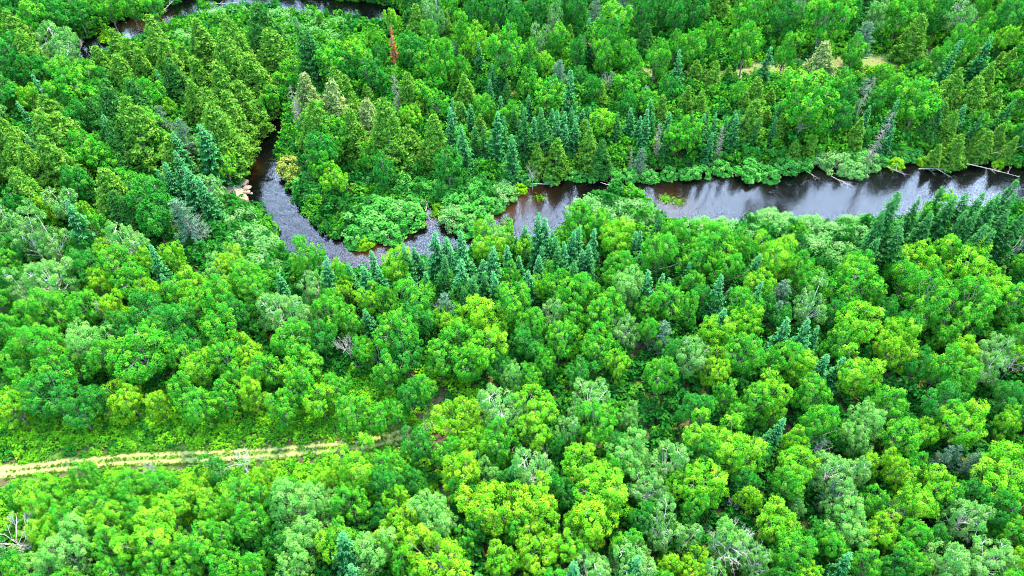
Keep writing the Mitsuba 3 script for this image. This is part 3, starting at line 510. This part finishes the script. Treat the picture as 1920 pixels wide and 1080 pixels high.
for (ox, oy), text in CROPS.items():
    for e in text.replace('\n', '').split(','):
        c, a, b, w = e.split()
        a, b = float(a), float(b)
        if (ox, oy) == (640, 360) and c in 'BWL' and a < 1000: b -= 18
        if oy == 0 and ox > 0 and c in 'BWL' and b > 840: b -= 24                    # seen centre of a low bush lies above its middle
        if (ox, oy) == (0, 720) and b < 230: b -= 36
        if c in 'SD' and oy > 300: w = float(w) * 1.15
        trees.append(plan(c, ox + a / 3, oy + b / 3, float(w) / 3))
n_hand = len(trees)
VAR = dict(near_g=3, near_l=3, near_d=2, near_y=2, near_s=2, near_p=2, S=3, D=3, C=3, K=2, T=2, P=2, W=2, B=2, L=2, O=2, R=1, G=2, X=3)
BASE = dict(broadleaf=(8.7, 11.0), poplar=(8.9, 11.0), spruce=(2.9, 10.0), cedar=(3.4, 9.0), pine=(4.6, 11.0), bush=(3.4, 2.7), bare=(5.2, 8.0), snag=(2.4, 9.0))


def place(t):
    c, k = t['code'], t['kind']; D0, HH = BASE[k]
    if k in ('broadleaf', 'poplar'):
        far = t['y'] > 75
        key = f"{'far' if far else 'near'}_{c}{rng.integers(VAR['near_' + c])}"
    else: key = f"{c}{rng.integers(VAR[c])}"
    s = t['D'] / D0 * 1.05
    lean = rng.normal(0, 2.5, 2)
    return key, (T().translate([t['x'], t['y'], t['z'] - 0.05]).rotate([1, 0, 0], float(lean[0])).rotate([0, 1, 0], float(lean[1])).rotate([0, 0, 1], float(rng.uniform(0, 360))).scale([s * float(rng.uniform(.88, 1.12)), s * float(rng.uniform(.88, 1.12)), t['h'] / HH * float(rng.uniform(.92, 1.1))]))


# trees the list leaves out: where the canopy would have a hole, one more tree of the kinds that grow around there
cx, cy, cw = [list(v) for v in zip(*[(t['px'], t['py'] + (0.55 * t['h'] * FPX / depth_at(t['px'], t['py'], 8) * .8 if t['kind'] in ('spruce', 'cedar', 'pine', 'snag') else 0), t['D'] * FPX / depth_at(t['px'], t['py'], 8)) for t in trees])]
keep_clear = [river_poly.buffer(1.2), trail_ls.buffer(7.5), track_ls.buffer(5.0)] + [Point(c[0], c[1]).buffer(rx * 1.3) for c, rx, ry in clearings]
clear_union = shapely.unary_union(keep_clear); shapely.prepare(clear_union)
WATER_PX = shapely.unary_union([Polygon(MAIN).buffer(0), Polygon(UPPER).buffer(0)])
surround = []
GAP = Polygon([(1165, 690), (1235, 690), (1262, 780), (1300, 830), (1290, 870), (1230, 840), (1180, 760)]).buffer(10).union(Polygon([(1385, 108), (1520, 106), (1740, 92), (1745, 140), (1600, 160), (1385, 160)]))
for _ in range(14000):
    px, py = rng.uniform(-170, 2090), rng.uniform(-75, 1230); u = rng.random()
    if py < 330 and px < 560: code = 'CCCKgdSs'[int(u * 8)]; w = rng.uniform(45, 75)
    elif py < 330: code = 'gdgCCKSdgP'[int(u * 10)]; w = rng.uniform(32, 62)
    elif py < 560: code = 'gdglSs'[int(u * 6)]; w = rng.uniform(45, 65)
    else: code = 'gdglgspdSgl'[int(u * 11)]; w = rng.uniform(50, 72)
    t = plan(code, px, py, w)
    if shapely.contains_xy(clear_union, t['x'], t['y']): continue
    q = WATER_PX.distance(Point(px, py))
    if q < w * .6 or GAP.distance(Point(px, py)) < w * .35: continue
    mx, my = px, py + (0.55 * t['h'] * FPX / depth_at(px, py, 8) * .8 if t['kind'] in ('spruce', 'cedar', 'pine') else 0)
    if WATER_PX.distance(Point(mx, my)) < w * .5: continue
    if np.any(np.hypot(np.array(cx) - mx, np.array(cy) - my) < 0.40 * (np.array(cw) + w)): continue
    cx.append(mx); cy.append(my); cw.append(w)
    (trees if -w * .45 < px < 1920 + w * .45 and -w * .4 < py < 1080 + w * .4 else surround).append(t)

NAME = dict(broadleaf='broadleaf_tree', poplar='poplar_tree', spruce='spruce_tree', cedar='cedar_tree', pine='pine_tree', bush='riverside_bush', bare='dead_tree', snag='dead_conifer')
LOOK = dict(g='vivid green', d='deep green', l='lime green', y='yellow tipped', p='pale mint green', s='grey green', S='blue green', D='dark green', C='olive green', K='dark olive', T='tan tipped', P='silvery green',
            W='pale green', B='bright green', L='lime', O='yellowish', X='bare grey branching', G='bare grey spindly', R='rust red')
ROWS = {0: [(70, 'beside the far stream loop'), (140, 'in upper left cedar woods'), (230, 'in middle of left cedar woods'), (360, 'left of the gravel bar'), (480, 'below the gravel bar'), (570, 'under the river bend'), (650, 'halfway from bend to trail'), (730, 'behind the trailside trees'), (850, 'just above the dirt trail'), (940, 'just below the dirt trail'), (2000, 'in bottom left corner')],
        1: [(90, 'right of the far stream loop'), (200, 'behind the wooded river point'), (330, 'on the wooded river point'), (425, 'on the leafy river points'), (500, 'on near bank under the points'), (580, 'behind near bank spruces'), (660, 'in middle of near canopy'), (760, 'above right end of trail'), (860, 'beside right end of trail'), (960, 'below right end of trail'), (2000, 'at bottom left of centre')],
        2: [(80, 'at top right of centre'), (150, 'around the tallest far maple'), (230, 'in the far middle clearing'), (345, 'on far bank at middle'), (430, 'around the mid river willows'), (510, 'among near bank spruces'), (600, 'below near bank spruces'), (690, 'left of the dark gap'), (800, 'around the dark forest gap'), (920, 'below the dark forest gap'), (2000, 'at bottom right of centre')],
        3: [(90, 'in far right woods at top'), (160, 'around the far dirt track'), (240, 'below the far dirt track'), (340, 'on far bank at right'), (430, 'beside right hand river pool'), (510, 'below right hand river pool'), (600, 'right of the dark gap'), (700, 'in upper right near canopy'), (800, 'in lower right near canopy'), (920, 'near right edge of bottom'), (2000, 'in bottom right corner')]}
ORD = 'first second third fourth fifth sixth seventh eighth ninth tenth eleventh twelfth thirteenth fourteenth fifteenth sixteenth seventeenth eighteenth nineteenth twentieth'.split()
count, bins = {}, {}
for t in trees:
    nm = 'maple_tree' if t['code'] in 'gy' else NAME[t['kind']]; i = count.get(nm, 0); count[nm] = i + 1
    key = nm + (f'_{i:03d}' if i else '')
    mk, tw = place(t); t['key'] = key
    scene[key] = {'type': 'instance', 'to_world': tw, 'group': {'type': 'ref', 'id': 'model_' + mk}}
    col = 0 if t['px'] < 480 else 1 if t['px'] < 940 else 2 if t['px'] < 1430 else 3
    reg = next(r for y, r in ROWS[col] if t['py'] < y); w = t['D'] * FPX / depth_at(t['px'], t['py'], 8)
    size = 'large' if w > 66 else 'small' if w < 44 else 'middling'
    bins.setdefault((LOOK[t['code']], size, nm, reg), []).append(t)
for (look, size, nm, reg), ts in bins.items():
    noun = nm.replace('_', ' '); ts.sort(key=lambda t: t['px'])
    for i, t in enumerate(ts):
        pos = '' if len(ts) == 1 else f', {ORD[i]} from left of {len(ts)}' if i < 20 else f', {ORD[len(ts) - 1 - i]} from right'
        labels[t['key']] = {'label': f'{size} {look} {noun} {reg}{pos}', 'category': 'bush' if nm == 'riverside_bush' else 'tree', 'group': noun + 's of the river forest'}
print('trees by hand', n_hand, count)

for i, t in enumerate(surround):
    mk, tw = place(t); scene[f'surrounding_forest__{i + 1:03d}'] = {'type': 'instance', 'to_world': tw, 'group': {'type': 'ref', 'id': 'model_' + mk}}
labels['surrounding_forest'] = {'label': 'green mixed forest carrying on beyond the edges of the view', 'category': 'forest', 'kind': 'stuff'}

# ------------------------------------------------------------------ fallen trunks, rocks and reeds along the water
def fallen(px0, py0, px1, py1, rad, twigs, label, seed, z0=.25, z1=.15, tw=1.5):
    if px0 > 1100 and py1 > 300: py0, py1 = py0 + 4, py1 + 5
    rad *= .62
    r = np.random.default_rng(seed); a, b = at(px0, py0, z0), at(px1, py1, z1); d = b - a; L = np.linalg.norm(d); d /= L
    n_ = sum(k.split('_0')[0] == 'fallen_trunk' for k in scene if '__' not in k); key = 'fallen_trunk'
    while key + '__log' in scene: n_ = int(key[13:] or 0) + 1; key = f'fallen_trunk_{n_:03d}'
    mid = (a + b) / 2 + r.normal(0, .03, 3) * L
    scene[key + '__log'] = mikit.ply(tube(bezier(a, mid, b, 8), np.linspace(rad, rad * .35, 8), 7), 'mat_bleached_wood', smooth=True)
    for k in range(twigs):
        t = r.uniform(.2, .97); s = a + d * L * t; o = unit(rdir(1, r)[0] * [1, 1, .55] + d * .55 + [0, 0, .2]); l = tw * r.uniform(.5, 1.2) * (1.15 - t * .6)
        ps = [tube(bezier(s, s + o * l * .5 + [0, 0, .05], s + o * l - [0, 0, .1], 4), np.linspace(rad * .4, rad * .14, 4), 4)]
        for _ in range(3):
            q = s + o * l * r.uniform(.4, .95); ps.append(tube(np.array([q, q + (o + rdir(1, r)[0] * .8) * l * .3]), [rad * .17, rad * .09], 3))
        scene[key + '__branch' + (f'_{k:03d}' if k else '')] = mikit.ply(join(ps)[:2], 'mat_bleached_wood', smooth=False)
    labels[key] = {'label': label, 'category': 'fallen tree', 'group': 'fallen trunks along the river'}


for args in [(1812, 303, 1912, 327, .13, 10, 'longest pale fallen trunk slanting off far bank at right edge', 1, .9, .15),
             (1838, 292, 1922, 273, .12, 14, 'pale curved dead trunk arching over far bank bushes at right', 2, 1.2, 3.0),
             (1745, 307, 1785, 328, .08, 3, 'thin pale pole dipping into water left of longest trunk', 3, .8, .1),
             (1722, 313, 1798, 313, .09, 9, 'pale twiggy trunk lying level along far bank', 4, .5, .2),
             (1662, 308, 1700, 323, .09, 10, 'pale branchy snag under lime bush on far bank', 5, .8, .1),
             (1558, 326, 1600, 345, .10, 8, 'tangled pale driftwood in middle of right river pool', 6, .6, .1, 1.5),
             (1514, 318, 1537, 331, .06, 3, 'short dark stick slanting into water left of driftwood', 7, .7, .1),
             (1126, 338, 1176, 348, .09, 2, 'pale log floating off far bank above willow island', 8, .5, .08),
             (1000, 344, 1042, 345, .10, 5, 'grey weathered log at far bank left of willow island', 9, .4, .2),
             (798, 396, 806, 366, .09, 4, 'pale log stuck in inlet between leafy points', 10, .15, .9),
             (936, 398, 950, 382, .08, 4, 'short bare log at tip of right leafy point', 11, .1, .6),
             (300, 28, 322, 4, .16, 6, 'white fallen trunk leaning into upper stream loop', 12, .1, 1.6),
             (380, 8, 460, 4, .16, 8, 'white fallen trunk along far side of upper stream loop', 13, .4, .5),
             (720, 452, 745, 438, .07, 6, 'dark twiggy stick under left leafy point', 14, .2, .7)]: fallen(*args)
for i, (px, py, sz) in enumerate([(455, 341, .8), (461, 347, .55), (447, 349, .6), (463, 356, .45), (470, 358, .3), (436, 352, .4), (430, 357, .35)]):
    m_ = trimesh.creation.icosphere(subdivisions=2, radius=sz); r = np.random.default_rng(900 + i)
    m_.vertices *= (1 + .18 * np.sin(m_.vertices * 4 / sz + r.uniform(0, 6, 3)).sum(1, keepdims=True) / 1.5) * [1.2, 1, .6]
    p = at(px, py, .5); m_.apply_translation([p[0], p[1], max(float(ground_z(p[0], p[1])), -.1) + .15 * sz])
    key = 'boulder' + (f'_{i:03d}' if i else ''); scene[key] = mikit.ply(m_, 'mat_sand', smooth=40)
    labels[key] = {'label': f'pale rounded boulder on the gravel bar, {ORD[i]} from the top', 'category': 'boulder', 'group': 'boulders on the gravel bar'}
gr_, gs_ = np.random.default_rng(41), []
for k in range(1500):
    s_ = gr_.uniform(4, trail_ls.length); q0, q1 = trail_ls.interpolate(s_), trail_ls.interpolate(s_ + .1); nx_, ny_ = -(q1.y - q0.y) * 10, (q1.x - q0.x) * 10
    o_ = gr_.choice([gr_.normal(0, .13), gr_.normal(.85, .14), gr_.normal(-.85, .14)]); x, y = q0.x + nx_ * o_, q0.y + ny_ * o_
    P = np.column_stack([x + gr_.normal(0, .07, 7), y + gr_.normal(0, .07, 7), np.full(7, float(ground_z(x, y)) + .16)])
    gs_.append(leaves(P, rdir(7, gr_) * [1, 1, .2], gr_.uniform(.2, .36, 7), .05, jitter((.075, .21, .014), 7, gr_), gr_, along=gr_.normal(0, .4, (7, 3)) + [0, 0, 1]))
cv = join(gs_); scene['trail_grass'] = mikit.ply((cv[0], cv[1]), 'mat_leaf', color=cv[2])
labels['trail_grass'] = {'label': 'ragged grass along the middle and edges of the dirt trail', 'category': 'grass', 'kind': 'stuff'}
rd, rr_ = [], np.random.default_rng(31)
for px, py, rad, q in [(905, 402, .8, 260), (893, 412, .5, 130), (935, 396, .6, 150), (1247, 374, .8, 160), (1270, 380, 1.0, 110), (812, 403, .5, 160), (1010, 372, .9, 60)]:
    c = at(px, py, 0); P = c + np.column_stack([rr_.normal(0, rad * .6, q), rr_.normal(0, rad * .6, q), rr_.uniform(.02, .35, q)])
    rd.append(leaves(P, rdir(q, rr_) + [0, 0, .6], rr_.uniform(.25, .55, q), .14, jitter((.08, .25, .015), q, rr_), rr_))
cv = join(rd); scene['water_plants'] = mikit.ply((cv[0], cv[1]), 'mat_leaf', color=cv[2])
labels['water_plants'] = {'label': 'small lime green tufts of water plants in the river shallows', 'category': 'water plants', 'kind': 'stuff'}

# ------------------------------------------------------------------ undergrowth: shrubs, saplings and bracken nobody could count
UND = dict(a=((0.012, 0.105, 0.014), (0.030, 0.150, 0.018)), b=((0.036, 0.180, 0.012), (0.090, 0.250, 0.018)), c=((0.085, 0.300, 0.012), (0.190, 0.390, 0.020)))  # tint a is darkened: closed-canopy shade put into the leaf colour
for k, (a, b) in UND.items():
    for v in range(2):
        lv, pv = bush(640 + v + 3 * ord(k), a, b, R=1.5, H=1.9, ncl=16, nleaf=16, leaf=.38, asp=.75)
        cv = join(pv); scene[f'model_under_{k}{v}'] = {'type': 'shapegroup', 'shrub': mikit.ply((cv[0], cv[1]), 'mat_leaf', color=cv[2])}
n_u = 0
spots = []
for ring in (river_poly.buffer(0.5), river_poly.buffer(1.6)):
    for g in getattr(ring, 'geoms', [ring]):
        for s_ in np.arange(0, g.exterior.length, 1.0):
            q = g.exterior.interpolate(s_)
            if q.y < 185 and Point(q.x, q.y).distance(Point(clearings[0][0][0], clearings[0][0][1])) > 4.2 and not (440 < to_px([q.x, q.y, 0])[0] < 575 and 140 < to_px([q.x, q.y, 0])[1] < 275): spots.append((q.x + rng.uniform(-.4, .4), q.y + rng.uniform(-.4, .4)))
for x, y in spots:
    n_u += 1; s = rng.uniform(.5, .95); k = 'ab'[int(rng.random() < .45)]
    scene[f'undergrowth__{n_u:03d}'] = {'type': 'instance', 'to_world': T().translate([x, y, max(float(ground_z(x, y)), -.05)]).rotate([0, 0, 1], float(rng.uniform(0, 360))).scale([s, s, s * float(rng.uniform(.7, 1.1))]), 'group': {'type': 'ref', 'id': f'model_under_{k}{rng.integers(2)}'}}
for gy_ in np.arange(18, 200, 2.0):
    half = 0.78 * (gy_ * .75 + 50) + 5
    for gx_ in np.arange(-half, half, 2.0):
        x, y = gx_ + rng.uniform(-1, 1), gy_ + rng.uniform(-1, 1); P = Point(x, y)
        if river_poly.distance(P) < .8: continue
        dt = trail_ls.distance(P)
        if dt < 1.7 or track_ls.distance(P) < 2.8 or any(math.hypot((x - c[0]) / rx, (y - c[1]) / ry) < 1.0 for c, rx, ry in clearings): continue
        edge = dt < 9; qx, qy = to_px([x, y, 1.0]); meadow = qy < 200 and GAP.contains(Point(float(qx), float(qy)))
        k = 'c' if edge and rng.random() < .75 else ('b' if rng.random() < (.55 if y > 95 else .12) else 'a')
        s = rng.uniform(.45, .75) if dt < 4.5 else rng.uniform(.7, 1.15) if edge else rng.uniform(.8, 1.4) * (1.25 if y > 100 else 1)
        if meadow: s *= .55; k = 'c'
        h = s * rng.uniform(.6, .9) if edge else s * rng.uniform(.8, 1.5)
        n_u += 1
        scene[f'undergrowth__{n_u:03d}'] = {'type': 'instance', 'to_world': T().translate([x, y, float(ground_z(x, y))]).rotate([0, 0, 1], float(rng.uniform(0, 360))).scale([s, s, h]), 'group': {'type': 'ref', 'id': f'model_under_{k}{rng.integers(2)}'}}
for s_ in np.arange(0, trail_ls.length, .75):
    q = trail_ls.interpolate(s_); q2 = trail_ls.interpolate(s_ + .1); nx_, ny_ = -(q2.y - q.y) * 10, (q2.x - q.x) * 10
    for off in np.arange(-7.5, 11.5, .95):
        o_ = off + rng.uniform(-.4, .4)
        if abs(o_) < (0.95 if s_ > 14 else 1.1): continue
        x, y = q.x + nx_ * o_ + rng.uniform(-.3, .3), q.y + ny_ * o_ + rng.uniform(-.3, .3)
        k = 'c' if rng.random() < .6 else 'b'; s = rng.uniform(.28, .42) * (1 if abs(o_) < 2.2 else 1.7); h = s * rng.uniform(.6, 1.05)
        n_u += 1
        scene[f'undergrowth__{n_u:03d}'] = {'type': 'instance', 'to_world': T().translate([x, y, float(ground_z(x, y))]).rotate([0, 0, 1], float(rng.uniform(0, 360))).scale([s, s, h]), 'group': {'type': 'ref', 'id': f'model_under_{k}{rng.integers(2)}'}}
labels['undergrowth'] = {'label': 'leafy green undergrowth of shrubs and bracken covering the forest floor', 'category': 'undergrowth', 'kind': 'stuff'}
print('undergrowth', n_u)
